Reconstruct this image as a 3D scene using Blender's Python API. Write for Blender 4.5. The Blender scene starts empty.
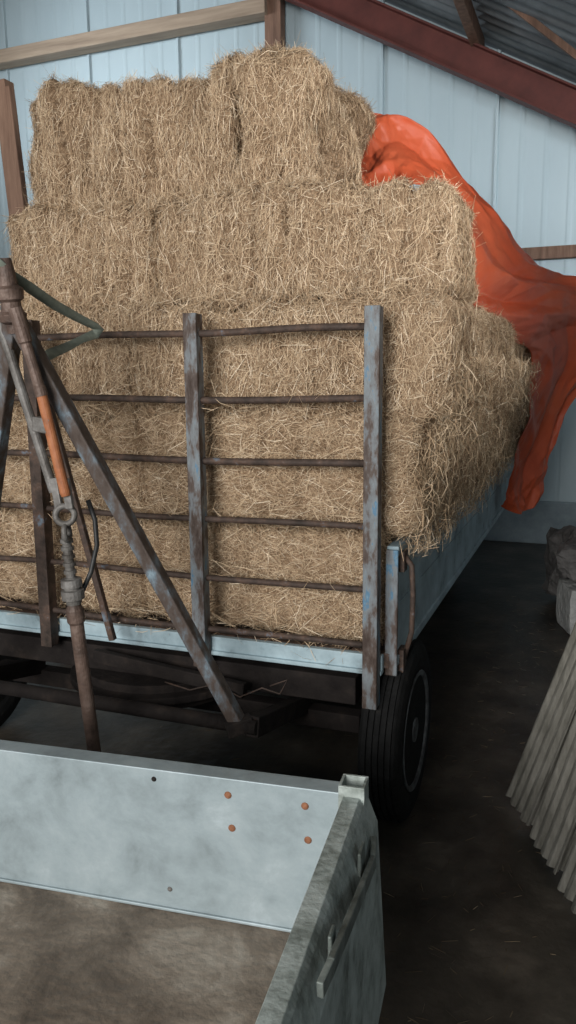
import bpy, bmesh, math, random
import numpy as np
from mathutils import Vector, Matrix, noise
random.seed(5); rng = np.random.default_rng(5)
S = bpy.context.scene; C = S.collection
S.view_settings.view_transform = 'Standard'
R = math.radians
# ------------------------------------------------------------------ camera
F = 800.0; PITCH = 9.7; YAW = 21.0; ROLL = -0.6
CAM = Vector((0, 0, 1.65))
cd = bpy.data.cameras.new('camera'); cam = bpy.data.objects.new('camera', cd); C.objects.link(cam)
cd.sensor_fit = 'VERTICAL'; cd.sensor_height = 36; cd.lens = F/1024*36; cd.clip_start = 0.02
RM = Matrix.Rotation(R(YAW), 4, 'Z') @ Matrix.Rotation(R(90-PITCH), 4, 'X') @ Matrix.Rotation(R(ROLL), 4, 'Z')
cam.matrix_world = Matrix.Translation(CAM) @ RM
S.camera = cam
def ray(x, y): return (RM.to_3x3() @ Vector((x-288, 512-y, -F)))
def at_y(x, y, Y): d = ray(x, y); return CAM + d*(Y/d.y)
def at_z(x, y, Z): d = ray(x, y); return CAM + d*((Z-CAM.z)/d.z)
def hit(x, y, p, n): d = ray(x, y); return CAM + d*((p-CAM).dot(n)/d.dot(n))
# ------------------------------------------------------------------ materials
def mat(name, stops, scale=4, rough=.7, metal=0, bump=.0, bscale=None, stretch=(1,1,1), detail=8, distort=0, coords='Object', spec=.4, bdist=.010):
    m = bpy.data.materials.new(name); m.use_nodes = True
    nt = m.node_tree; b = nt.nodes['Principled BSDF']
    tc = nt.nodes.new('ShaderNodeTexCoord'); mp = nt.nodes.new('ShaderNodeMapping'); mp.inputs['Scale'].default_value = stretch
    nt.links.new(tc.outputs[coords], mp.inputs[0])
    nz = nt.nodes.new('ShaderNodeTexNoise'); nz.inputs['Scale'].default_value = scale; nz.inputs['Detail'].default_value = detail
    nz.inputs['Roughness'].default_value = .65; nz.inputs['Distortion'].default_value = distort
    nt.links.new(mp.outputs[0], nz.inputs['Vector'])
    cr = nt.nodes.new('ShaderNodeValToRGB'); e = cr.color_ramp.elements
    e[0].position = stops[0][0]; e[0].color = (*stops[0][1], 1); e[1].position = stops[-1][0]; e[1].color = (*stops[-1][1], 1)
    for p, c in stops[1:-1]:
        n = e.new(p); n.color = (*c, 1)
    nt.links.new(nz.outputs['Fac'], cr.inputs[0]); nt.links.new(cr.outputs[0], b.inputs['Base Color'])
    b.inputs['Roughness'].default_value = rough; b.inputs['Metallic'].default_value = metal
    b.inputs['Specular IOR Level'].default_value = spec
    if bump:
        n2 = nt.nodes.new('ShaderNodeTexNoise'); n2.inputs['Scale'].default_value = bscale or scale*5; n2.inputs['Detail'].default_value = 6
        nt.links.new(mp.outputs[0], n2.inputs['Vector'])
        bp = nt.nodes.new('ShaderNodeBump'); bp.inputs['Strength'].default_value = bump; bp.inputs['Distance'].default_value = bdist
        nt.links.new(n2.outputs['Fac'], bp.inputs['Height']); nt.links.new(bp.outputs[0], b.inputs['Normal'])
    return m
def straw_mat(name, cols):
    m = bpy.data.materials.new(name); m.use_nodes = True; nt = m.node_tree; b = nt.nodes['Principled BSDF']
    g = nt.nodes.new('ShaderNodeNewGeometry'); cr = nt.nodes.new('ShaderNodeValToRGB'); e = cr.color_ramp.elements
    e[0].position = 0; e[0].color = (*cols[0], 1); e[1].position = 1; e[1].color = (*cols[-1], 1)
    for p, c in zip((.25, .6, .88), cols[1:-1]):
        n = e.new(p); n.color = (*c, 1)
    nt.links.new(g.outputs['Random Per Island'], cr.inputs[0]); nt.links.new(cr.outputs[0], b.inputs['Base Color'])
    b.inputs['Roughness'].default_value = .7; b.inputs['Specular IOR Level'].default_value = .2
    return m
STRAW = straw_mat('straw', [(.22, .138, .08), (.42, .29, .178), (.58, .43, .28), (.72, .56, .385), (.90, .76, .58)])
DSTRAW = straw_mat('trodden_straw', [(.06, .042, .026), (.10, .07, .045), (.15, .11, .07), (.21, .16, .10), (.32, .25, .17)])
HAYB = mat('hay_core', [(.3, (.16, .10, .056)), (.5, (.30, .20, .12)), (.7, (.45, .33, .215))], 20, .9, 0, .8, 55, (1, 1, 2.5), bdist=.02)
PAINT = mat('worn_blue_paint', [(.30, (.04, .027, .02)), (.48, (.08, .06, .05)), (.56, (.105, .105, .11)), (.63, (.15, .195, .23)), (.75, (.28, .375, .43))], 16, .65, 0, .35, 60, (1, 1, .5), detail=12)
PALE = mat('pale_blue_paint', [(.30, (.11, .13, .135)), (.43, (.28, .37, .41)), (.7, (.45, .57, .62))], 6, .6, 0, .15, 50, detail=12)
POSTM = mat('chipped_blue_post', [(.36, (.045, .028, .021)), (.45, (.09, .066, .055)), (.50, (.145, .15, .157)), (.59, (.185, .21, .225)), (.63, (.075, .175, .275)), (.72, (.22, .325, .39))], 20, .6, .1, .4, 70, (1, 1, .35), detail=12)
RUST = mat('rusty_steel', [(.3, (.025, .018, .014)), (.52, (.07, .047, .037)), (.60, (.105, .063, .044)), (.66, (.125, .14, .165)), (.75, (.155, .20, .245))], 16, .7, .1, .4, 80)
DARK = mat('dark_dirty_steel', [(.3, (.008, .006, .006)), (.55, (.020, .016, .0145)), (.75, (.045, .033, .027))], 8, .85, 0, .4, 50, spec=.2)
BROWNT = mat('brown_tube', [(.3, (.05, .033, .026)), (.5, (.12, .079, .062)), (.7, (.21, .15, .123))], 14, .55, .15, .3, 90)
GREYT = mat('grey_tube', [(.3, (.055, .046, .039)), (.5, (.14, .13, .12)), (.7, (.24, .23, .22))], 12, .55, .2, .3, 80)
ORANGE = mat('worn_orange_paint', [(.3, (.13, .06, .033)), (.5, (.34, .12, .048)), (.7, (.44, .18, .08))], 14, .6, 0, .2, 60)
RUBBER = mat('tyre_rubber', [(.3, (.005, .005, .005)), (.62, (.014, .014, .014)), (.75, (.032, .028, .024))], 20, .85, 0, .3, 90, spec=.2)
RIMM = mat('dusty_rim', [(.3, (.03, .029, .028)), (.5, (.085, .09, .094)), (.7, (.19, .21, .22))], 14, .7, .1, .2)
GALV = mat('galvanised_sheet', [(.25, (.14, .17, .18)), (.38, (.225, .27, .285)), (.5, (.275, .33, .35)), (.6, (.31, .365, .385)), (.68, (.36, .42, .445)), (.78, (.52, .585, .605))], 7, .5, .2, .12, 40, distort=.25, detail=15)
GALV2 = mat('weathered_galvanised_edge', [(.28, (.09, .10, .088)), (.40, (.23, .26, .24)), (.54, (.36, .40, .38)), (.68, (.44, .485, .465)), (.78, (.56, .60, .58))], 16, .55, .15, .3, 60, detail=14)
LATCHM = mat('dark_green_grey_steel', [(.3, (.06, .072, .063)), (.5, (.14, .16, .147)), (.75, (.27, .295, .275))], 20, .5, .3, .2, 60)
PLY = mat('stained_floor_board', [(.28, (.055, .040, .029)), (.42, (.12, .092, .068)), (.55, (.195, .155, .118)), (.72, (.36, .315, .26))], 5.5, .55, 0, .4, 60, distort=.5, detail=14)
RIV = mat('rust_spot', [(.3, (.13, .05, .02)), (.7, (.30, .13, .07))], 60, .8)
WALL = mat('pale_blue_wall_sheet', [(.25, (.37, .46, .495)), (.5, (.43, .525, .565)), (.75, (.49, .585, .62))], .8, .45, .05, .05, 30, (1, 1, .25), spec=.5)
PLINTH = mat('plinth_concrete', [(.3, (.20, .25, .28)), (.7, (.34, .40, .43))], 5, .9, 0, .3)
ROOFM = mat('grey_roof_sheet', [(.3, (.13, .14, .15)), (.7, (.26, .28, .29))], 3, .7, 0, .1)
FLOOR = mat('dark_damp_floor', [(.3, (.022, .019, .0152)), (.44, (.045, .038, .030)), (.56, (.073, .061, .048)), (.66, (.115, .096, .076)), (.8, (.17, .142, .115))], 3.2, .42, 0, .55, 18, detail=14, spec=.5)
WOOD = mat('pale_timber', [(.3, (.24, .175, .125)), (.7, (.42, .32, .235))], 5, .7, 0, .15, 60, (.3, 4, 4))
WOOD2 = mat('brown_timber', [(.3, (.11, .06, .04)), (.7, (.27, .155, .105))], 6, .75, 0, .2, 60, (4, 4, .4))
WOOD3 = mat('reddish_timber', [(.3, (.16, .09, .062)), (.7, (.32, .20, .14))], 6, .75, 0, .2, 60, (4, 4, .4))
REDST = mat('red_oxide_steel', [(.3, (.075, .018, .014)), (.7, (.13, .033, .025))], 5, .6, .05, .1)
TARP = mat('orange_tarpaulin', [(.3, (.50, .076, .028)), (.5, (.60, .106, .041)), (.75, (.66, .148, .066))], 2.5, .46, 0, .08, 40, spec=.45)
STRAPM = mat('grey_green_webbing', [(.3, (.17, .195, .16)), (.7, (.29, .325, .27))], 30, .8)
CEMENT = mat('weathered_fibre_cement', [(.28, (.06, .057, .047)), (.42, (.12, .114, .096)), (.60, (.20, .19, .165)), (.8, (.33, .32, .285))], 22, .9, 0, .4, 60, (1, 1, .15), detail=12)
BLOCKM = mat('dusty_concrete_block', [(.3, (.36, .36, .35)), (.7, (.66, .66, .64))], 8, .95, 0, .8, 30, bdist=.02)
STONEM = mat('dark_stone', [(.3, (.06, .056, .053)), (.7, (.20, .19, .185))], 9, .95, 0, .8, 30, bdist=.02)
HOSE = mat('black_hose', [(.3, (.01, .01, .01)), (.7, (.03, .03, .03))], 20, .5)
# ------------------------------------------------------------------ helpers
def tag(o, label=None, cat=None, group=None, kind=None):
    if label: o['label'] = label
    if cat: o['category'] = cat
    if group: o['group'] = group
    if kind: o['kind'] = kind
    return o
def empty(name, loc, rz=0):
    o = bpy.data.objects.new(name, None); C.objects.link(o); o.location = loc; o.rotation_euler = (0, 0, rz); o.empty_display_size = .1
    return o
class MB:
    def __init__(s): s.bm = bmesh.new()
    def box(s, lo, hi, M=None):
        r = bmesh.ops.create_cube(s.bm, size=1)
        c = [(a+b)/2 for a, b in zip(lo, hi)]; d = [abs(b-a) for a, b in zip(lo, hi)]
        T = Matrix.Translation(c) @ Matrix.Diagonal((*d, 1))
        bmesh.ops.transform(s.bm, matrix=(M @ T) if M else T, verts=r['verts']); return s
    def bar(s, p, q, w, h, upv=(0, 0, 1)):
        p = Vector(p); q = Vector(q); z = (q-p).normalized(); x = Vector(upv).cross(z)
        if x.length < 1e-4: x = Vector((1, 0, 0)).cross(z)
        x.normalize(); y = z.cross(x)
        M = Matrix((x, y, z)).transposed().to_4x4(); M.translation = (p+q)/2
        return s.box((-w/2, -h/2, -(q-p).length/2), (w/2, h/2, (q-p).length/2), M)
    def prism(s, prof, y0, y1):          # profile of (x, z) extruded along y
        A = [s.bm.verts.new((x, y0, z)) for x, z in prof]; B = [s.bm.verts.new((x, y1, z)) for x, z in prof]; n = len(prof)
        for k in range(n): s.bm.faces.new((A[k], A[(k+1) % n], B[(k+1) % n], B[k]))
        s.bm.faces.new(A[::-1]); s.bm.faces.new(B); return s
    def tube(s, pts, r, n=12, cap=True):
        pts = [Vector(p) for p in pts]; rings = []; prev = None
        for i, p in enumerate(pts):
            d = (pts[min(i+1, len(pts)-1)] - pts[max(i-1, 0)]).normalized()
            if prev is None:
                a = d.cross(Vector((0, 0, 1)))
                if a.length < .1: a = d.cross(Vector((1, 0, 0)))
            else: a = prev - d*prev.dot(d)
            a.normalize(); prev = a; b = d.cross(a)
            rr = r[i] if isinstance(r, (list, tuple)) else r
            rings.append([s.bm.verts.new(p + (a*math.cos(t)+b*math.sin(t))*rr) for t in [2*math.pi*k/n for k in range(n)]])
        for A, B in zip(rings, rings[1:]):
            for k in range(n): s.bm.faces.new((A[k], A[(k+1) % n], B[(k+1) % n], B[k])).smooth = True
        if cap:
            s.bm.faces.new(rings[0][::-1]); s.bm.faces.new(rings[-1])
        return s
    def lathe(s, p, q, prof, n=24):     # prof: (fraction along p->q, radius)
        p = Vector(p); q = Vector(q); d = (q-p); u = d.normalized(); a = u.cross(Vector((0, 0, 1)))
        if a.length < .1: a = u.cross(Vector((1, 0, 0)))
        a.normalize(); b = u.cross(a); rings = []
        for t, r in prof:
            rings.append([s.bm.verts.new(p + d*t + (a*math.cos(x)+b*math.sin(x))*max(r, 1e-4)) for x in [2*math.pi*k/n for k in range(n)]])
        for A, B in zip(rings, rings[1:]):
            for k in range(n): s.bm.faces.new((A[k], A[(k+1) % n], B[(k+1) % n], B[k]))
        s.bm.faces.new(rings[0][::-1]); s.bm.faces.new(rings[-1]); return s
    def torus(s, c, nrm, Rr, r, n=28, m=10):
        c = Vector(c); nrm = Vector(nrm).normalized(); a = nrm.cross(Vector((0, 0, 1)))
        if a.length < .1: a = nrm.cross(Vector((1, 0, 0)))
        a.normalize(); b = nrm.cross(a); rings = []
        for i in range(n):
            t = 2*math.pi*i/n; d = a*math.cos(t)+b*math.sin(t)
            rings.append([s.bm.verts.new(c + d*(Rr+r*math.cos(2*math.pi*k/m)) + nrm*r*math.sin(2*math.pi*k/m)) for k in range(m)])
        for i in range(n):
            A = rings[i]; B = rings[(i+1) % n]
            for k in range(m): s.bm.faces.new((A[k], A[(k+1) % m], B[(k+1) % m], B[k])).smooth = True
        return s
    def build(s, name, m, parent=None, shift=None, bevel=0, smooth=False):
        bmesh.ops.recalc_face_normals(s.bm, faces=s.bm.faces)
        if shift is not None: bmesh.ops.translate(s.bm, verts=s.bm.verts, vec=-Vector(shift))
        if smooth:
            for f in s.bm.faces: f.smooth = True
        me = bpy.data.meshes.new(name); s.bm.to_mesh(me); s.bm.free(); me.materials.append(m)
        o = bpy.data.objects.new(name, me); C.objects.link(o)
        if parent: o.parent = parent
        if bevel:
            b = o.modifiers.new('bevel', 'BEVEL'); b.width = bevel; b.segments = 2; b.limit_method = 'ANGLE'
        return o
def mesh_np(name, v, q, mi=None):
    me = bpy.data.meshes.new(name); n = len(v); f = len(q)
    me.vertices.add(n); me.vertices.foreach_set('co', v.astype(np.float32).ravel())
    me.loops.add(f*4); me.loops.foreach_set('vertex_index', q.astype(np.int32).ravel())
    me.polygons.add(f); me.polygons.foreach_set('loop_start', np.arange(0, 4*f, 4, dtype=np.int32))
    if mi is not None: me.polygons.foreach_set('material_index', mi.astype(np.int32))
    me.update(calc_edges=True); me.validate(); return me
def obj(name, me, parent=None):
    o = bpy.data.objects.new(name, me); C.objects.link(o)
    if parent: o.parent = parent
    return o
def blades(c, d, w, ln, bend):
    h = d*ln[:, None]*.5
    a = c-h; b = c+h; m = c+bend
    v = np.stack([a-w*.6, a+w*.6, m-w, m+w, b-w*.6, b+w*.6], 1).reshape(-1, 3)
    i = (np.arange(len(c))*6)[:, None]
    q = np.concatenate([i+np.array([0, 1, 3, 2]), i+np.array([2, 3, 5, 4])], 0)
    return v, q
def unit(a): return a/np.maximum(np.linalg.norm(a, axis=1, keepdims=True), 1e-9)
# ------------------------------------------------------------------ setting
st = lambda o: tag(o, kind='structure')
m = MB(); m.box((-9, -3.5, -.1), (4, 8.3, 0)); st(m.build('floor', FLOOR))
SL = .54; XR = -6.5
def zb(X): return 7.09 - SL*abs(X-XR)
YW = 8.1
seam0 = -.99
prof = []; k = -8
while seam0+1.1*k < 3.6:
    x0 = seam0+1.1*k
    prof += [(x0-.020, YW), (x0-.012, YW-.024), (x0+.012, YW-.024), (x0+.020, YW+.004)]
    for r_ in range(4):
        xa = x0+.20+r_*.22; prof += [(xa, YW+.004), (xa+.018, YW), (xa+.042, YW), (xa+.060, YW+.004)]
    k += 1
bm = bmesh.new(); cols = [(bm.verts.new((x, y, 0)), bm.verts.new((x, y, zb(x)+.44))) for x, y in prof]
for a, b in zip(cols, cols[1:]): bm.faces.new((a[0], b[0], b[1], a[1]))
me = bpy.data.meshes.new('wall_back'); bm.to_mesh(me); bm.free(); me.materials.append(WALL)
o = st(obj('wall_back', me)); sd = o.modifiers.new('solid', 'SOLIDIFY'); sd.thickness = .04; sd.offset = -1
m = MB(); m.box((-9, YW-.08, 0), (3.6, YW-.035, .42)); st(m.build('trim_1', PLINTH, bevel=.01))
def roof(name, x0, x1):
    bm = bmesh.new(); n = int(abs(13)/.05); rows = []
    for i in range(n+1):
        y = -4 + 12.2*i/n; dz = .02*math.sin(y*2*math.pi/.18)
        rows.append((bm.verts.new((x0, y, zb(x0)+.47+dz)), bm.verts.new((x1, y, zb(x1)+.47+dz))))
    for a, b in zip(rows, rows[1:]): bm.faces.new((a[0], b[0], b[1], a[1])).smooth = True
    me = bpy.data.meshes.new(name); bm.to_mesh(me); bm.free(); me.materials.append(ROOFM); return st(obj(name, me))
roof('ceiling', XR, 3.7); roof('ceiling', -9.2, XR)
m = MB(); m.box((3.6, -3.5, 0), (3.7, 8.2, 2.1)); st(m.build('wall_right', WALL))
m = MB(); m.box((-9.1, -3.5, 0), (-9, 8.2, 6.0)); st(m.build('wall_left', WALL))
def rafter(Y, label):
    m = MB(); xe = 3.5
    p = Vector((XR, Y, zb(XR)+.14)); q = Vector((xe, Y, zb(xe)+.14)); nrm = Vector((SL, 0, 1)).normalized()
    for off, w, h in ((0, .014, .26), (.125, .15, .018), (-.125, .15, .018)):
        P = p+nrm*off; Q = q+nrm*off
        z = (Q-P).normalized(); X = Vector((0, 1, 0)); Yv = z.cross(X)
        M = Matrix((X, Yv, z)).transposed().to_4x4(); M.translation = (P+Q)/2
        L = (Q-P).length/2; m.box((-w/2, -h/2, -L), (w/2, h/2, L), M)
    return tag(m.build('roof_rafter', REDST, bevel=.003), label, 'rafter')
rafter(7.72, 'red oxide steel rafter sloping down to the right just in front of the blue wall')
for X, lb in ((-1.15, 'brown timber purlin running out from the red rafter at the top of the picture'), (.12, 'brown timber purlin nearest the right edge of the roof')):
    m = MB(); m.box((X-.04, 2.0, zb(X)+.28), (X+.04, YW-.12, zb(X)+.43)); tag(m.build('purlin', WOOD2, bevel=.004), lb, 'beam')
p = at_y(0, 60, YW-.14); q = at_y(268, 8, YW-.14)
d = (q-p); m = MB(); m.bar(p-d*.35, q, .14, .18, upv=(0, 1, 0))
tag(m.build('girt', WOOD, bevel=.006), 'pale timber girt across the upper left of the blue wall', 'beam')
q = at_y(600, 250, YW-.06); m = MB(); m.box((-2.6, YW-.11, q.z-.055), (1.3, YW-.032, q.z+.055))
tag(m.build('girt', WOOD2, bevel=.006), 'brown timber rail across the blue wall to the right of the tarpaulin', 'beam')
p = at_y(275, 20, YW-.09); m = MB(); m.box((p.x-.085, YW-.16, 0), (p.x+.085, YW-.032, zb(p.x)+.3))
tag(m.build('wall_post', WOOD2, bevel=.006), 'brown timber post on the wall, rising behind the top of the hay', 'post')
p = at_y(3, 82, 4.0); q = at_y(17, 196, 4.0); e = p+(q-p)*(p.z/(p.z-q.z)); m = MB(); m.bar(e, p, .085, .085, upv=(0, 1, 0)); m.bar(e+Vector((.058, -.02, 0)), p+Vector((.058, -.02, -.04)), .03, .05, upv=(0, 1, 0))
tag(m.build('timber_post', WOOD3, bevel=.006), 'reddish brown leaning timber left of the hay stack at the frame edge', 'post')
p = at_y(500, -4, 7.0); q = at_y(590, 66, 7.0); m = MB(); m.bar(p, q, .03, .05); tag(m.build('roof_brace', WOOD2, bevel=.003), 'thin brown strut under the roof at the top right corner', 'beam')
# ------------------------------------------------------------------ hay wagon
WX0, WX1 = -2.66, -.62; WY0, WY1 = 2.58, 7.2
WR = Vector((-1.64, 4.9, 0))
wag = empty('hay_wagon', WR)
tag(wag, 'old blue farm wagon with a barred front rack, loaded high with hay', 'wagon')
def wb(mb, name, mt, parent=wag, bevel=.004, smooth=False): return mb.build(name, mt, parent, WR, bevel, smooth)
m = MB()
for i in range(14):
    a = WX0 + (WX1-WX0)*i/14; m.box((a+.003, WY0, .645), (a+(WX1-WX0)/14-.003, WY1, .70))
wb(m, 'bed', RUST)
def side(X, s):
    m = MB(); m.box((X-.014, WY0+.02, .66), (X+.014, WY1, .865)); m.box((X-.014, WY0+.02, .868), (X+.014, WY1, 1.06))
    m.box((X-.02, WY0+.021, 1.045), (X+.022, WY1, 1.075)); m.box((X-.02, WY0+.021, .65), (X+.022, WY1, .685))
    o = wb(m, 'side_board', PALE)
    m = MB(); m.box((X-.020, WY0+.004, .62), (X+.023, WY0+.019, 1.065)); wb(m, 'end_stake', POSTM, o)
    return o
side(WX1, 1); side(WX0, -1)
m = MB(); m.box((WX0, WY1, .66), (WX1, WY1+.03, 1.06)); wb(m, 'tail_board', PALE)
m = MB(); m.box((WX0, WY0-.03, .645), (WX1-.02, WY0-.004, .70)); m.box((WX0, WY0-.042, .632), (WX1-.02, WY0-.005, .648)); wb(m, 'front_board', PALE)
PX = [-.668, -1.308, -1.985, -2.62]; YR = 2.515
for i, X in enumerate(PX):
    m = MB(); z0 = .53 if i == 0 else .60; z1 = 1.862
    m.box((X-.025, YR-.028, z0), (X+.025, YR-.018, z1)); m.box((X+.016, YR-.027, z0+.001), (X+.024, YR+.024, z1-.001)); m.box((X-.024, YR-.027, z0+.001), (X-.016, YR+.024, z1-.001))
    wb(m, 'rack_post', POSTM if i < 2 else RUST, bevel=.002)
for j, z in enumerate((1.795, 1.572, 1.360, 1.150, .936, .742)):
    m = MB(); n = 24; ph = random.random()*6
    pts = [(-2.63 + (1.955)*k/n, YR+.005+.006*math.sin(ph+k*.5), z+.005*math.sin(ph+k*.37) + (0.012*math.exp(-((k-21)/3)**2) if j == 0 else 0)) for k in range(n+1)]
    m.tube(pts, .0125 if j < 3 else .011, 10); wb(m, 'rack_bar', RUST, bevel=0)
m = MB(); X = WX1+.03
m.tube([(X, 2.66, 1.03), (X+.025, 2.655, 1.0), (X+.03, 2.66, .90), (X+.026, 2.665, .76), (X, 2.67, .66)], .010, 8); m.box((X-.02, 2.63, .62), (X+.006, 2.69, .70)); m.box((X-.02, 2.63, .98), (X+.004, 2.68, 1.05))
wb(m, 'corner_latch', RUST, bevel=0)
m = MB(); m.box((-2.5, 2.57, .50), (-.74, 2.67, .60)); wb(m, 'front_crossbeam', DARK)
for X in (-1.25, -2.03):
    m = MB(); m.box((X-.04, 2.67, .50), (X+.04, 7.1, .645)); wb(m, 'chassis_beam', DARK)
for Y in (2.80, 6.4):
    m = MB(); m.box((-2.5 if Y < 4 else -2.25, Y-.035, .30), (-.78 if Y < 4 else -1.05, Y+.035, .37)); ax = wb(m, 'axle', DARK)
    if Y < 4:
        m = MB(); m.lathe((-1.64, Y, .40), (-1.64, Y, .50), [(0, .34), (.3, .34), (.35, .38), (.65, .38), (.7, .34), (1, .34)], 40); wb(m, 'turntable', DARK, ax)
        for X in (-1.3, -1.98):
            m = MB(); m.box((X-.03, Y-.03, .37), (X+.03, Y+.03, .41)); wb(m, 'turntable_mount', DARK, ax)
    else:
        for X in (-1.25, -2.03):
            m = MB(); m.box((X-.05, Y-.1, .37), (X+.05, Y+.1, .50)); wb(m, 'spring_block', DARK, ax)
def wheel(X, Y, s, r=.335, w=.145):
    c = Vector((X, Y, r)); a = c+Vector((-s*w/2, 0, 0)); b = c+Vector((s*w/2, 0, 0))
    pr = [(.05, .215), (.0, .235), (-.02, .27), (.02, .305), (.08, .324), (.12, .330)]
    for k in range(5):
        t = .14+k*.15; pr += [(t, .335), (t+.105, .335), (t+.112, .326), (t+.138, .326)]
    pr += [(.88, .330), (.92, .324), (.98, .305), (1.02, .27), (1.0, .235), (.95, .215)]
    m = MB(); m.lathe(a, b, pr, 56); t = wb(m, 'wheel', RUBBER, bevel=0)
    m = MB(); m.lathe(a, b, [(.1, .214), (.97, .214), (1.0, .224), (1.02, .222), (1.0, .205), (.80, .198), (.62, .18), (.58, .10), (.66, .085), (.82, .08), (.84, .05), (.98, .045), (1.0, .02)], 40)
    rm = wb(m, 'rim', RIMM, t, 0)
    for k in range(5):
        an = 2*math.pi*k/5+.3; p = c+Vector((s*w*.14, math.cos(an)*.105, math.sin(an)*.105)); m = MB(); m.lathe(p, p+Vector((s*.035, 0, 0)), [(0, .013), (1, .012)], 6); wb(m, 'wheel_nut', DARK, t, 0)
wheel(-.640, 2.80, 1); wheel(-2.64, 2.80, -1); wheel(-1.10, 6.4, 1); wheel(-2.18, 6.4, -1)
base_r = at_y(238, 722, 2.30); apex = at_y(14, 316, 2.0)
base_l = Vector((-3.28-base_r.x, base_r.y, base_r.z))
m = MB()
m.bar(base_r, apex, .047, .047, upv=(0, 1, 0)); m.bar(base_l, apex, .047, .047, upv=(0, 1, 0))
db = wb(m, 'drawbar', PAINT, bevel=.005)
m = MB(); a = apex+Vector((0, 0, -.05)); b = at_y(4, 258, 1.97); ax = (b-a)
m.lathe(a, a+ax*1.0, [(0, .022), (.12, .024), (.16, .038), (.26, .042), (.3, .031), (.42, .029), (.46, .040), (.6, .042), (.64, .028), (.82, .025), (1, .019)], 24)
wb(m, 'hitch_pin', BROWNT, db, 0)
m = MB(); m.tube([base_l+Vector((-.05, 0, -.01)), base_r+Vector((.07, 0, -.01))], .026, 14); hg = wb(m, 'hinge_bar', DARK, bevel=0)
for bx_ in (base_r, base_l):
    s = 1 if bx_ is base_r else -1
    m = MB(); m.bar(bx_+Vector((s*.05, .0, -.01)), Vector((bx_.x+s*.06, 2.80, .38)), .05, .07); wb(m, 'hinge_arm', DARK, hg)
    m = MB(); m.bar(bx_+Vector((-.03, -.03, -.02)), bx_+Vector((.045, .02, .0)), .05, .05); wb(m, 'hinge_lug', DARK, hg)
p = at_y(26, 322, 2.36); q = at_y(113, 640, 2.44); m = MB(); m.bar(p, q, .024, .024, upv=(0, 1, 0)); wb(m, 'support_strut', RUST)
p = at_y(95, 655, 2.5); q = at_y(245, 690, 2.48); m = MB(); m.bar(p, q, .03, .05); wb(m, 'brace_bar', DARK)
# ------------------------------------------------------------------ linkage rod
t0 = at_y(80, 612, 2.05); LR = Vector((t0.x, t0.y, 0))
lk = empty('linkage_rod', LR)
tag(lk, 'rusty linkage rod with an orange sleeve standing beside the raised drawbar at left', 'linkage rod')
def lb(mb, name, mt, parent=lk, bevel=0): return mb.build(name, mt, parent, LR, bevel)
lo0 = at_y(74, 604, 2.03); lo1 = at_y(94, 750, 2.06); e = lo1+(lo1-lo0)*(lo1.z/(lo0.z-lo1.z))*.98
m = MB(); m.lathe(lo0, e, [(0, .020), (.02, .028), (.06, .028), (.07, .022), (.95, .022), (.96, .030), (1, .030)], 20); lb(m, 'lower_tube', BROWNT)
s0 = at_y(66, 535, 2.02); s1 = lo0
m = MB(); pr = []
for k in range(9): pr += [(k/9, .015), ((k+.45)/9, .015), ((k+.5)/9, .020), ((k+.95)/9, .020)]
pr[-12:] = [(.62, .02), (.63, .032), (.74, .034), (.75, .025), (.78, .025), (.79, .036), (.92, .036), (.93, .025), (1, .023)]
m.lathe(s0, s1, pr, 18); lb(m, 'threaded_screw', GREYT)
k0 = at_y(65, 515, 2.01); m = MB(); m.torus(k0, (.5, -.8, .1), .028, .010); m.torus(k0+Vector((.003, 0, -.055)), (.9, .3, .1), .024, .009)
k1 = at_y(60, 488, 2.01); m.bar(k0+Vector((-.02, 0, .02)), k1+Vector((-.02, 0, .03)), .014, .026); m.bar(k0+Vector((.02, 0, .02)), k1+Vector((.022, 0, .03)), .014, .026); lb(m, 'clevis', GREYT, bevel=.003)
m = MB(); m.lathe(at_y(66, 496, 2.0), at_y(40, 388, 1.983), [(0, .014), (.03, .016), (.97, .016), (1, .013)], 16); lb(m, 'orange_sleeve', ORANGE)
m = MB(); m.lathe(at_y(54, 492, 2.03), at_y(0, 322, 2.0), [(0, .015), (1, .015)], 14); lb(m, 'outer_tube', GREYT)
m = MB(); m.lathe(at_y(42, 396, 1.985), at_y(15, 308, 1.95), [(0, .019), (.1, .019), (.12, .016), (.6, .016), (.62, .021), (1, .021)], 14); lb(m, 'inner_rod', BROWNT)
m = MB(); pts = [at_y(*p) for p in ((88, 500, 2.1), (95, 520, 2.1), (97, 545, 2.1), (91, 572, 2.08), (82, 592, 2.06), (76, 612, 2.05))]; m.tube(pts, .008, 8); lb(m, 'hose', HOSE)
m = MB(); c = at_y(43, 425, 1.99); m.bar(c+Vector((-.03, 0, .004)), c+Vector((.03, 0, -.004)), .03, .045); lb(m, 'clamp', GREYT, bevel=.004)
def strip(pts, w, name, label):
    bm = bmesh.new(); pr = []
    for i, p in enumerate(pts):
        d = (pts[min(i+1, len(pts)-1)]-pts[max(i-1, 0)]).normalized(); tw = .35*math.sin(i*1.7)
        v = d.cross(Vector((-.36+tw, .93, .5*tw))).normalized()*w/2
        pr.append((bm.verts.new(p-v), bm.verts.new(p+v)))
    for a, b in zip(pr, pr[1:]): bm.faces.new((a[0], b[0], b[1], a[1])).smooth = True
    me = bpy.data.meshes.new(name); bm.to_mesh(me); bm.free(); me.materials.append(STRAPM); o = obj(name, me)
    sd = o.modifiers.new('s', 'SOLIDIFY'); sd.thickness = .002; return tag(o, label, 'strap')
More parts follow.
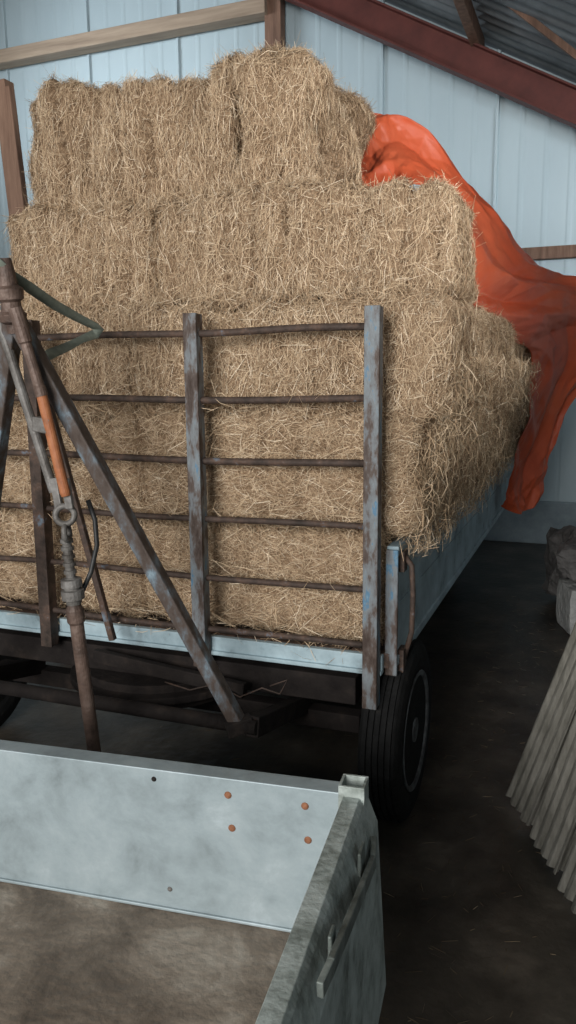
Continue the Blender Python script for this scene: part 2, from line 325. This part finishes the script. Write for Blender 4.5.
strip([at_y(*p) for p in ((-14, 254, 1.90), (8, 271, 1.98), (30, 288, 2.08), (55, 305, 2.2), (78, 318, 2.32), (94, 326, 2.40), (99, 330, 2.42), (95, 334, 2.41), (80, 340, 2.33), (66, 347, 2.24), (52, 353, 2.15), (36, 361, 2.05))], .034, 'tie_strap', 'grey green webbing strap tying the raised drawbar back to the top rack bar')
m = MB(); pts = [at_y(x, y, 2.45) for x, y in ((165, 682), (190, 690), (215, 684), (240, 697), (262, 688), (280, 694), (287, 680), (270, 686))]
m.tube(pts, .003, 6); tag(m.build('wire', RUST), 'thin loose wire dangling below the front board of the wagon', 'wire')
# ------------------------------------------------------------------ hay bales
def bale_mesh(name, L, W, H, seed, fl=.14, g=.02, mode='messy', dens=22000, amp=.013, rr=.06, vert=.6, wild=.06):
    r = np.random.default_rng(seed); h = np.array([L, W, H])/2
    K = r.normal(0, 1, (10, 3))*np.array([9]*5+[26]*5)[:, None]; P = r.uniform(0, 6.3, 10)
    A = np.array([1]*5+[.45]*5)*amp*.55
    def disp(p):
        d = (np.sin(p@K.T+P)*A).sum(1)
        ph = p[:, 0]/fl + .14*np.sin(p[:, 2]*9+P[0]) + .22*np.sin(p[:, 0]*7+P[1])
        k_ = np.round(ph); gg = g*(.35+.65*np.abs(np.sin(k_*2.3+seed)))*(.7+.3*np.sin(p[:, 2]*14+k_*2))
        return d - gg*np.exp(-(np.abs(ph-k_)/.14)**1.5) + g*.35*np.sin(np.floor(ph)*1.7+seed)*np.clip(np.abs(ph-k_)/.2, 0, 1)
    def rnd(p):
        q = np.clip(p, -(h-rr), h-rr); n = unit(p-q); return q+n*rr, n
    V = []; Q = []; base = 0
    axes = [(0, 1, 2), (1, 2, 0), (2, 0, 1)]
    for ax, u, v in axes:
        for s in (-1, 1):
            nu = max(6, int(2*h[u]/.016)); nv = max(6, int(2*h[v]/.016))
            gu, gv = np.meshgrid(np.linspace(-h[u], h[u], nu+1), np.linspace(-h[v], h[v], nv+1), indexing='ij')
            p = np.zeros((gu.size, 3)); p[:, ax] = s*h[ax]; p[:, u] = gu.ravel(); p[:, v] = gv.ravel()
            pp, n = rnd(p); pp = pp + n*(disp(pp)-.006)[:, None]; V.append(pp)
            I = np.arange(gu.size).reshape(nu+1, nv+1)+base
            q = np.stack([I[:-1, :-1], I[1:, :-1], I[1:, 1:], I[:-1, 1:]], -1).reshape(-1, 4)
            Q.append(q if s > 0 else q[:, ::-1]); base += gu.size
    V = np.concatenate(V); Q = np.concatenate(Q); nb = len(Q)
    areas = []; fc = []
    for ax, u, v in axes:
        for s in (-1, 1):
            fc.append((ax, u, v, s)); areas.append(4*h[u]*h[v]*(.12 if (ax == 2 and s < 0) else 1))
    vs = [V]; qs = [Q]; off = len(V)
    for (ax, u, v, s), ar in zip(fc, areas):
        n_ = int(ar*dens); p = np.zeros((n_, 3)); p[:, ax] = s*h[ax]; p[:, u] = r.uniform(-1, 1, n_)*h[u]; p[:, v] = r.uniform(-1, 1, n_)*h[v]
        pp, n = rnd(p); dd = disp(pp)
        t1 = np.zeros(3); t2 = np.zeros(3)
        if ax == 2: t1[0] = 1; t2[1] = 1
        else: t1[1 if ax == 0 else 0] = 1; t2[2] = 1
        if mode == 'messy': ang = np.where(r.random(n_) < .4, r.normal(0, .55, n_), r.uniform(0, 3.14, n_))
        else: ang = np.where(r.random(n_) < vert, r.normal(1.57, .38, n_), r.uniform(0, 3.14, n_))
        d = np.cos(ang)[:, None]*t1+np.sin(ang)[:, None]*t2
        d = unit(d-(d*n).sum(1, keepdims=True)*n)
        wl = r.random(n_) < wild*(2.2 if ax == 2 else 1)
        lift = np.where(wl, r.normal(0, .8, n_), r.normal(0, .12, n_)); d = unit(d+n*lift[:, None])
        ln = np.clip(r.gamma(4, .0115, n_)*np.where(wl, 1.35, 1), .015, .17)
        c = pp+n*(dd+r.uniform(-.008, .007, n_))[:, None]
        w = unit(np.cross(d, n+r.normal(0, .5, (n_, 3))))*(r.uniform(.0005, .00105, n_))[:, None]
        bend = n*r.normal(.001, .003, n_)[:, None]+r.normal(0, .003, (n_, 3))
        v_, q_ = blades(c, d, w, ln, bend); vs.append(v_); qs.append(q_+off); off += len(v_)
    V = np.concatenate(vs); V[:, 2] += H/2; Q = np.concatenate(qs); mi = np.ones(len(Q)); mi[:nb] = 0
    me = mesh_np(name, V, Q, mi); me.materials.append(HAYB); me.materials.append(STRAW); return me
ORD = ['nearest', 'second', 'third', 'farthest']
def bale(me, x, y, z, rz, label, group, sc=(1, 1, 1), tilt=(0, 0)):
    o = obj('hay_bale', me); o.location = (x, y, z); o.rotation_euler = (tilt[0], tilt[1], rz); o.scale = sc
    return tag(o, label, 'hay bale', group)
BM = [bale_mesh('hay_bale', 1.0, .5, .40, 1, g=.026), bale_mesh('hay_bale', 1.0, .5, .40, 2, g=.028), bale_mesh('hay_bale', 1.0, .5, .40, 3, fl=.12, g=.038, mode='flake', vert=.42)]
lay = [(.705, -.665, 'lowest', -.66), (1.105, -.555, 'middle', -.52), (1.50, -.46, 'upper', -.42)]
for zi, (z, xr, nm, xs_) in enumerate(lay):
    zs = 1.05 if zi == 1 else 1.0
    Lr = xr-(-1.63); bale(BM[zi], (-1.63+xr)/2, 2.63+.24, z, 0 if zi % 2 else math.pi, 'hay bale behind the rack, %s of the three beside the right rack post' % nm, 'bales behind the rack', (Lr+.01, 1.0, zs))
    bale(BM[[1, 0, 2][zi]], -2.13, 2.63+.25+.01*zi, z, 0, 'hay bale behind the rack and the raised drawbar, %s of the left three' % nm, 'bales behind the rack', (1.0, 1.0, 1.0))
    for i in range(4):
        bale(BM[(zi+i+1) % 3], xs_-.25+(random.uniform(-.015, .02) if zi else 0)+.01*i*(zi > 0), 3.10+.5+i*1.01, z, math.pi/2*(1 if i % 2 else -1),
             'hay bale along the right side of the wagon, %s layer, %s from the front' % (nm, ORD[i]), 'bales along the right side', (1.02, 1.0, zs))
bale(bale_mesh('hay_bale', 1.17, .5, .39, 11, fl=.125, g=.040, mode='flake', vert=.48, amp=.020, wild=.08), -1.025, 3.0, 1.898, 0, 'long hay bale below the top pair, right end jutting out beside the tarpaulin', 'bales of the fourth layer')
bale(bale_mesh('hay_bale', .72, .5, .42, 12, fl=.125, g=.040, mode='flake', vert=.48, amp=.020, wild=.08), -1.96, 3.02, 1.90, 0, 'shorter hay bale at the left end of the layer below the top pair', 'bales of the fourth layer')
for i in range(2):
    bale(BM[i], -1.25+.03*i, 3.78+i*1.0, 1.90, math.pi/2, 'hay bale hidden under the orange tarpaulin, %s one of the layer' % ('front' if i == 0 else 'rear'), 'bales under the tarpaulin', (1, 1, .93))
bale(bale_mesh('hay_bale', 1.0, .52, .51, 21, fl=.112, g=.062, mode='flake', amp=.020, vert=.68, wild=.09), -1.775, 3.17, 2.302, 0, 'hay bale with deep upright flakes, left one on the very top of the stack', 'bales on top of the stack', (1, 1, 1), (0, -.016))
bale(bale_mesh('hay_bale', .34, .82, .54, 22, fl=.112, g=.05, mode='flake', amp=.03, vert=.6, rr=.10, wild=.10), -1.165, 3.31, 2.28, 0, 'tall hay bale turned end on, right one on the very top beside the tarpaulin', 'bales on top of the stack', (1, 1, 1), (0, .03))
def loose(name, label, c, d, ln, wd, bend, mt=STRAW):
    n_ = len(c); d = unit(d); w = unit(np.cross(d, rng.normal(0, 1, (n_, 3))))*wd
    v, q = blades(c, d, w, ln, bend); me = mesh_np(name, v, q); me.materials.append(mt)
    return tag(obj(name, me), label, 'loose hay', kind='stuff')
n = 10000; Y = np.clip(2.58+rng.gamma(1.5, .9, n), 2.55, 6.8); z = rng.uniform(1.03, 1.70, n); X = -.59+(z-1.0)*.27+.05*np.clip((Y-2.9)*2, 0, 1)+.015*np.sin(Y*7)+.015*np.sin(z*17+Y*3)+rng.normal(0, .022, n)
n2 = 5000; Y2 = rng.uniform(2.70, 3.30, n2); z2 = rng.normal(1.49, .06, n2); X2 = -.53+.06*np.clip((Y2-2.8)*2, 0, 1)+.12*(z2-1.45)+rng.normal(0, .02, n2)   # fills the corner between the layers
X = np.concatenate([X, X2]); Y = np.concatenate([Y, Y2]); z = np.concatenate([z, z2]); n += n2
loose('loose_hay', 'loose hay hanging over the blue side board of the wagon', np.stack([X, Y, z], 1), np.stack([rng.normal(.05, .3, n), rng.normal(0, .8, n), rng.normal(-.4, .7, n)], 1), rng.uniform(.03, .11, n), .0010, rng.normal(0, .006, (n, 3))+np.array([.008, 0, 0]))
n = 1500; X = rng.uniform(-2.6, -.7, n); z = rng.choice(np.array([1.577, 1.365, 1.155, .941, .75, .745]), n)+rng.normal(.01, .03, n)
loose('loose_hay', 'wisps of hay caught on the rack bars', np.stack([X, np.full(n, 2.56)+rng.normal(0, .02, n), z], 1), np.stack([rng.normal(0, 1, n), rng.normal(0, .3, n), rng.normal(0, .5, n)], 1), rng.uniform(.04, .12, n), .0010, rng.normal(0, .005, (n, 3)))
n = 9000; jt = rng.integers(0, 4, n); zj = np.array([1.105, 1.50, 1.905, 2.29])[jt]; yj = np.array([2.655, 2.655, 2.69, 2.86])[jt]; xl = np.array([-2.6, -2.6, -2.3, -2.25])[jt]; xrj = np.array([-.64, -.55, -.47, -1.05])[jt]
X = xl+(xrj-xl)*rng.random(n); z = zj+rng.normal(-.01, .035, n)+.015*np.sin(X*9)
loose('loose_hay', 'ragged wisps of hay sticking out of the joints between the bale layers', np.stack([X, yj+rng.normal(0, .02, n), z], 1), np.stack([rng.normal(0, .8, n), rng.normal(-.1, .35, n), rng.normal(-.3, .8, n)], 1), rng.uniform(.03, .11, n), .0009, rng.normal(0, .005, (n, 3)))
n = 900; a = rng.random(n) < .6
X = np.where(a, rng.normal(-.40, .25, n), rng.uniform(-2.5, .3, n)); Y = np.where(a, rng.uniform(1.7, 6, n), rng.uniform(1.6, 7.5, n)); th = rng.uniform(0, 6.3, n)
loose('scattered_straw', 'bits of straw scattered over the dark floor', np.stack([X, Y, np.full(n, .006)], 1), np.stack([np.cos(th), np.sin(th), rng.normal(0, .04, n)], 1), rng.uniform(.01, .05, n), .0011, np.zeros((n, 3)), DSTRAW)
# ------------------------------------------------------------------ tarpaulin
rows = [((345, 96, 4.1), (350, 140, 4.0), (350, 200, 3.82)), ((372, 108, 4.05), (372, 150, 3.95), (372, 194, 3.8)), ((404, 122, 4.1), (402, 152, 3.98), (400, 194, 3.7)), ((445, 152, 4.25), (434, 172, 4.05), (426, 198, 3.6)),
        ((492, 200, 4.6), (470, 218, 4.2), (448, 236, 3.5)), ((530, 256, 5.0), (498, 268, 4.3), (460, 296, 3.5)), ((566, 274, 5.5), (528, 294, 4.7), (472, 322, 3.6)),
        ((612, 290, 5.9), (566, 312, 5.3), (508, 340, 4.3)), ((604, 340, 5.95), (568, 346, 5.6), (531, 354, 5.0)), ((577, 390, 5.95), (552, 397, 5.65), (528, 402, 5.2)),
        ((556, 436, 5.9), (538, 444, 5.7), (519, 448, 5.3)), ((547, 476, 5.85), (528, 486, 5.65), (510, 486, 5.4)), ((541, 500, 5.8), (522, 512, 5.65), (504, 508, 5.45))]
G = np.array([[list(at_y(*p)) for p in r_] for r_ in rows]); NR = len(G); nu, nv = 340, 100
def cat(P, t):
    i = min(int(t), len(P)-2); f = t-i; p0 = P[max(i-1, 0)]; p1 = P[i]; p2 = P[i+1]; p3 = P[min(i+2, len(P)-1)]
    return .5*((2*p1)+(-p0+p2)*f+(2*p0-5*p1+4*p2-p3)*f*f+(-p0+3*p1-3*p2+p3)*f**3)
T = np.zeros((nu+1, nv+1, 3))
for i in range(nu+1):
    r_ = cat(G, i/nu*(NR-1))
    for j in range(nv+1):
        t = j/nv; T[i, j] = r_[0]*(2*(t-.5)*(t-1)) + r_[1]*(-4*t*(t-1)) + r_[2]*(2*t*(t-.5))
du = np.gradient(T, axis=0); dv_ = np.gradient(T, axis=1); nn = unit(np.cross(du.reshape(-1, 3), dv_.reshape(-1, 3))).reshape(T.shape)
def tri(x): x = x % 1.0; return abs(x-.5)*4-1
def crumple(nU, nV, seed):
    H = np.random.default_rng(seed).normal(0, 1, (nU+4, nV+4))
    def f(u, v):
        a = max(0, min(u*nU+1, nU+2.99)); b = max(0, min(v*nV+1, nV+2.99)); i = int(a); j = int(b); fa = a-i; fb = b-j
        if (i+j) % 2:
            if fa+fb < 1: return H[i, j]+(H[i+1, j]-H[i, j])*fa+(H[i, j+1]-H[i, j])*fb
            return H[i+1, j+1]+(H[i, j+1]-H[i+1, j+1])*(1-fa)+(H[i+1, j]-H[i+1, j+1])*(1-fb)
        if fa > fb: return H[i, j]+(H[i+1, j]-H[i, j])*fa+(H[i+1, j+1]-H[i+1, j])*fb
        return H[i, j]+(H[i, j+1]-H[i, j])*fb+(H[i+1, j+1]-H[i, j+1])*fa
    return f
c1 = crumple(14, 3, 4); c2 = crumple(30, 7, 9); c3 = crumple(70, 20, 12)
wr = np.zeros((nu+1, nv+1))
for i in range(nu+1):
    for j in range(nv+1):
        u = i/nu; v = j/nv
        a1 = noise.noise(Vector((u*6, v*1.2, 1.3))); a2 = noise.noise(Vector((u*6, v*1.2, 7.7)))
        uu = u+.035*a1; vv = v+.16*a2
        wr[i, j] = .020*c1(uu, vv) + .0085*c2(uu+.02*a2, vv) + .0026*c3(uu, vv+.05*a1) + .026*tri(v*2.2+u*.9+.7*a1)*(.6+abs(a2))
T = T+nn*wr[:, :, None]
I = np.arange((nu+1)*(nv+1)).reshape(nu+1, nv+1); q = np.stack([I[:-1, :-1], I[1:, :-1], I[1:, 1:], I[:-1, 1:]], -1).reshape(-1, 4)
me = mesh_np('tarpaulin', T.reshape(-1, 3), q); me.materials.append(TARP); me.polygons.foreach_set('use_smooth', [True]*len(q))
o = obj('tarpaulin', me); sd = o.modifiers.new('s', 'SOLIDIFY'); sd.thickness = .002
tag(o, 'crumpled orange tarpaulin draped over the back of the hay stack', 'tarpaulin')
# ------------------------------------------------------------------ foreground trailer
ZT, ZF = .80, .462
pa = at_z(0, 733, ZT); pb = at_z(330, 773, ZT); yaw = math.atan2(pb.y-pa.y, pb.x-pa.x)
ux = Vector((math.cos(yaw), math.sin(yaw), 0)); uy = Vector((-math.sin(yaw), math.cos(yaw), 0))
corner = at_z(367, 780, ZT+.012); TR = Vector((corner.x, corner.y, 0))
tr = empty('box_trailer', TR, yaw)
tag(tr, 'galvanised box trailer with a stained brown floor, empty, in the foreground', 'trailer')
def tb(mb, name, mt, parent=tr, bevel=.003, smooth=False): return mb.build(name, mt, parent, None, bevel, smooth)
TWd, TLn = 1.40, 2.3; INV = (Matrix.Translation(TR) @ Matrix.Rotation(yaw, 4, 'Z')).inverted()
m = MB(); m.box((-TWd, -TLn, ZF-.02), (-.02, -.02, ZF)); tb(m, 'floor_board', PLY)
yi = -.045
m = MB(); m.prism([(0, ZF-.06), (0, ZT), (.048, ZT), (.048, ZT-.05), (.042, ZT-.05), (.042, ZT-.007), (.016, ZT-.007), (.016, ZF-.06)], 0, TWd-.065)
M_ = Matrix(((0, -1, 0, -.045), (1, 0, 0, yi), (0, 0, 1, 0), (0, 0, 0, 1))); bmesh.ops.transform(m.bm, matrix=M_, verts=m.bm.verts)
m.box((-TWd+.02, yi-.006, ZF+.0005), (-.045, yi-.0005, ZF+.008))
fp = tb(m, 'front_panel', GALV, bevel=.002)
m = MB(); m.prism([(-.040, ZF-.06), (-.040, ZT), (-.006, ZT), (.002, ZT-.012), (.024, ZT-.075), (.046, ZF-.12), (.040, ZF-.12), (.018, ZT-.078), (-.010, ZT-.012), (-.030, ZT-.012), (-.030, ZF-.06)], -TLn, -.054)
m.prism([(.003, ZT-.02), (.024, ZT-.075), (.046, ZF-.12), (.040, ZF-.12), (.018, ZT-.078), (.001, ZT-.024)], -.054, -.004)
sp = tb(m, 'side_panel', GALV2, bevel=.0015)
m = MB(); m.prism([(-TWd+.02, ZF-.06), (-TWd+.02, ZT), (-TWd-.02, ZT), (-TWd-.02, ZT-.05), (-TWd-.014, ZT-.05), (-TWd-.014, ZT-.01), (-TWd+.004, ZT-.01), (-TWd+.004, ZF-.06)], -TLn, -.054); tb(m, 'side_panel', GALV2, bevel=.0015)
m = MB(); m.box((-TWd+.02, -TLn-.02, ZF-.06), (-.02, -TLn, ZT)); tb(m, 'tail_panel', GALV)
for x0 in (-.050, -TWd):
    m = MB(); w = .054; t = .006; zt = ZT+.022
    for a, b, c_, d_ in ((0, w, 0, t), (0, w, w-t, w), (0, t, t, w-t), (w-t, w, t, w-t)): m.box((x0+a, -.056+c_, ZF-.10), (x0+b, -.056+d_, zt))
    m.box((x0+t, -.056+t, zt-.03), (x0+w-t, -.056+w-t, zt-.02)); tb(m, 'corner_post', GALV2, bevel=.001)
for (x, y), rad, mt, nm in (((228, 795), .0085, RIV, 'rivet'), ((305, 806), .0085, RIV, 'rivet'), ((232, 828), .0085, RIV, 'rivet'), ((308, 840), .0085, RIV, 'rivet'), ((154, 779), .006, DARK, 'screw'), ((170, 889), .006, GREYT, 'screw')):
    w = hit(x, y, TR+uy*(yi), uy); l = INV @ w
    m = MB(); m.lathe(l+Vector((0, .002, 0)), l+Vector((0, -.005, 0)), [(0, rad), (.5, rad*.95), (.85, rad*.6), (1, rad*.2)], 14); tb(m, nm, mt, fp, 0)
on = (ux*.36+Vector((0, 0, .022))).normalized(); op = TR+ux*.024+Vector((0, 0, ZT-.075))
def so(x, y, off=.006): return INV @ hit(x, y, op+on*off, on)
m = MB(); P = [so(374, 843, .005), so(373, 862, .011), so(352, 915, .013), so(331, 966, .012), so(321, 988, .006)]
for a, b in zip(P, P[1:]):
    d = (b-a).normalized()*.005; m.bar(a-d, b+d, .028, .011, upv=(1, 0, 0))
la = tb(m, 'latch_lever', LATCHM, bevel=.002)
a = so(362, 862, .0); m = MB(); m.box((a.x-.005, a.y-.024, a.z-.03), (a.x+.002, a.y+.024, a.z+.03)); tb(m, 'latch_plate', LATCHM)
a = so(332, 944, .001); m = MB(); m.box((a.x-.004, a.y-.016, a.z-.024), (a.x+.003, a.y+.016, a.z+.024)); tb(m, 'latch_catch', LATCHM)
for X in (-.12, -TWd+.12):
    m = MB(); m.box((X-.03, -TLn, ZF-.10), (X+.03, -.06, ZF-.02)); tb(m, 'chassis_rail', GALV2)
m = MB(); m.box((-TWd+.1, -1.45, .24), (-.1, -1.39, ZF-.10)); tb(m, 'axle', DARK)
for X, s in ((-.16, 1), (-TWd+.16, -1)):
    c = Vector((X, -1.42, .2)); m = MB(); a = c+Vector((-.06, 0, 0)); b = c+Vector((.06, 0, 0))
    m.lathe(a, b, [(0, .11), (-.02, .15), (.1, .185), (.2, .198), (.8, .198), (.9, .185), (1.02, .15), (1, .11)], 36); w_ = tb(m, 'wheel', RUBBER, bevel=0)
    m = MB(); m.lathe(a, b, [(.1, .112), (.95, .112), (.6, .08), (.9, .03), (1, .01)], 24); tb(m, 'rim', RIMM, w_, 0)
# ------------------------------------------------------------------ right: leaning corrugated sheets, blocks
b0 = at_z(484, 806, 0); b1 = at_z(552, 906, 0)
e1 = (b1-b0).normalized(); nrm = Vector((-e1.y, e1.x, 0))
if nrm.x < 0: nrm = -nrm
lean = (nrm*.36+Vector((0, 0, 1))).normalized(); perp = e1.cross(lean).normalized()
if perp.x > 0: perp = -perp
NTH = ['farthest of the row', 'second from the far end', 'third from the far end', 'fourth from the far end', 'fifth from the far end', 'nearest of the row']
r_ = random.Random(3)
for k in range(6):
    bm = bmesh.new(); nu_ = 60; nv_ = 10; g = []
    W_ = .225; H_ = 1.30+r_.uniform(-.08, .05); o0 = b0 + nrm*(.085-.013*k+.035*(k % 2)) + e1*(.14*k) + Vector((0, 0, .012)); tl = r_.uniform(-.05, .05)
    for i in range(nu_+1):
        u = W_*i/nu_; row = []
        for j in range(nv_+1):
            v = H_*j/nv_; c_ = math.cos(u*2*math.pi/.056); cz = .012*max(-.7, min(.7, c_*1.8))
            row.append(bm.verts.new(o0+e1*(u+tl*v)+lean*(v+.024+(.005*math.sin(u*60+k) if j == 0 else 0))+perp*(cz+.012*(u/W_))))
        g.append(row)
    for i in range(nu_):
        for j in range(nv_): bm.faces.new((g[i][j], g[i+1][j], g[i+1][j+1], g[i][j+1]))
    me = bpy.data.meshes.new('corrugated_sheet'); bm.to_mesh(me); bm.free(); me.materials.append(CEMENT)
    o = obj('corrugated_sheet', me); sd = o.modifiers.new('s', 'SOLIDIFY'); sd.thickness = .004
    tag(o, 'narrow weathered corrugated sheet leaning at the right edge, %s' % NTH[k], 'sheet', 'corrugated sheets at the right edge')
pc = b0+nrm*(.10+.36*.95+.085)+e1*.45
M = Matrix((e1, nrm, Vector((0, 0, 1)))).transposed().to_4x4(); M.translation = pc
m = MB(); m.box((-.2, -.03, 0), (.9, .07, 1.0), M); st(m.build('wall_partition', PLINTH, bevel=.01))
def rough_block(name, c, sx, sy, sz, rz, mt, seed, label, cat_, rnd_=.07, amp=.03, cuts=8):
    bm = bmesh.new(); bmesh.ops.create_cube(bm, size=1); bmesh.ops.subdivide_edges(bm, edges=bm.edges, cuts=cuts, use_grid_fill=True)
    for v in bm.verts:
        p = v.co.copy(); v.co = Vector((p.x*sx, p.y*sy, p.z*sz))
        n_ = noise.noise_vector(v.co*6+Vector((seed*3.1, 0, 0)))+.5*noise.noise_vector(v.co*17+Vector((seed*3.1, 0, 0))); k_ = sum(abs(c_) > .49 for c_ in p)
        v.co += n_*amp - v.co*(rnd_*(k_-1))
    zmin = min(v.co.z for v in bm.verts)
    for v in bm.verts: v.co.z -= zmin
    me = bpy.data.meshes.new(name); bm.to_mesh(me); bm.free(); me.materials.append(mt); o = obj(name, me); o.location = c; o.rotation_euler = (0, 0, rz)
    return tag(o, label, cat_)
g0 = at_z(566, 634, 0)
rough_block('concrete_block', (g0.x+.13, g0.y+.16, 0), .33, .33, .29, .3, BLOCKM, 1, 'pale grey concrete block on the floor at the right edge by the wall', 'block', .015, .012)
rough_block('stone', (g0.x+.14, g0.y+.20, .285), .44, .34, .22, .1, STONEM, 2, 'dark rough stone resting on top of the pale concrete block', 'stone', .09, .05)
rough_block('stone', (g0.x+.06, g0.y+.75, 0), .4, .36, .5, .5, STONEM, 3, 'dark boulder on the floor behind the pale concrete block', 'stone', .09, .06)
# ------------------------------------------------------------------ lights
def area(name, loc, aim, sx, sy, e, col, spread=180):
    l = bpy.data.lights.new(name, 'AREA'); l.shape = 'RECTANGLE'; l.size = sx; l.size_y = sy; l.energy = e; l.color = col; l.spread = R(spread)
    o = bpy.data.objects.new(name, l); C.objects.link(o); o.location = loc
    o.rotation_euler = (Vector(aim)-Vector(loc)).to_track_quat('-Z', 'Y').to_euler(); return o
area('door_light', (-1.4, -4.2, 2.7), (-1.5, 3, 1.5), 3.4, 2.2, 500, (1, .985, .955))
area('right_wall_wash', (2.2, 5.6, 2.9), (-1.2, 8.1, 3.6), 1.6, 1.0, 34, (.86, .94, 1), 70)  # added lamp out of frame, brightens the back wall from the right; no window modelled
area('left_wall_wash', (-6.8, 5.2, 4.6), (-3.6, 8.1, 4.6), 2.0, 1.2, 40, (.86, .94, 1), 90)  # second added wall wash, out of frame at left, not a real opening
area('upper_side_fill', (2.6, 1.2, 2.65), (-1.0, 3.8, 2.65), 1.0, .6, 18, (1, .98, .95), 40)  # added fill lamp, lifts the tarpaulin top and the right sides of upper bales
w = bpy.data.worlds.new('world'); S.world = w; w.use_nodes = True
w.node_tree.nodes['Background'].inputs[0].default_value = (.82, .90, 1, 1); w.node_tree.nodes['Background'].inputs[1].default_value = .24
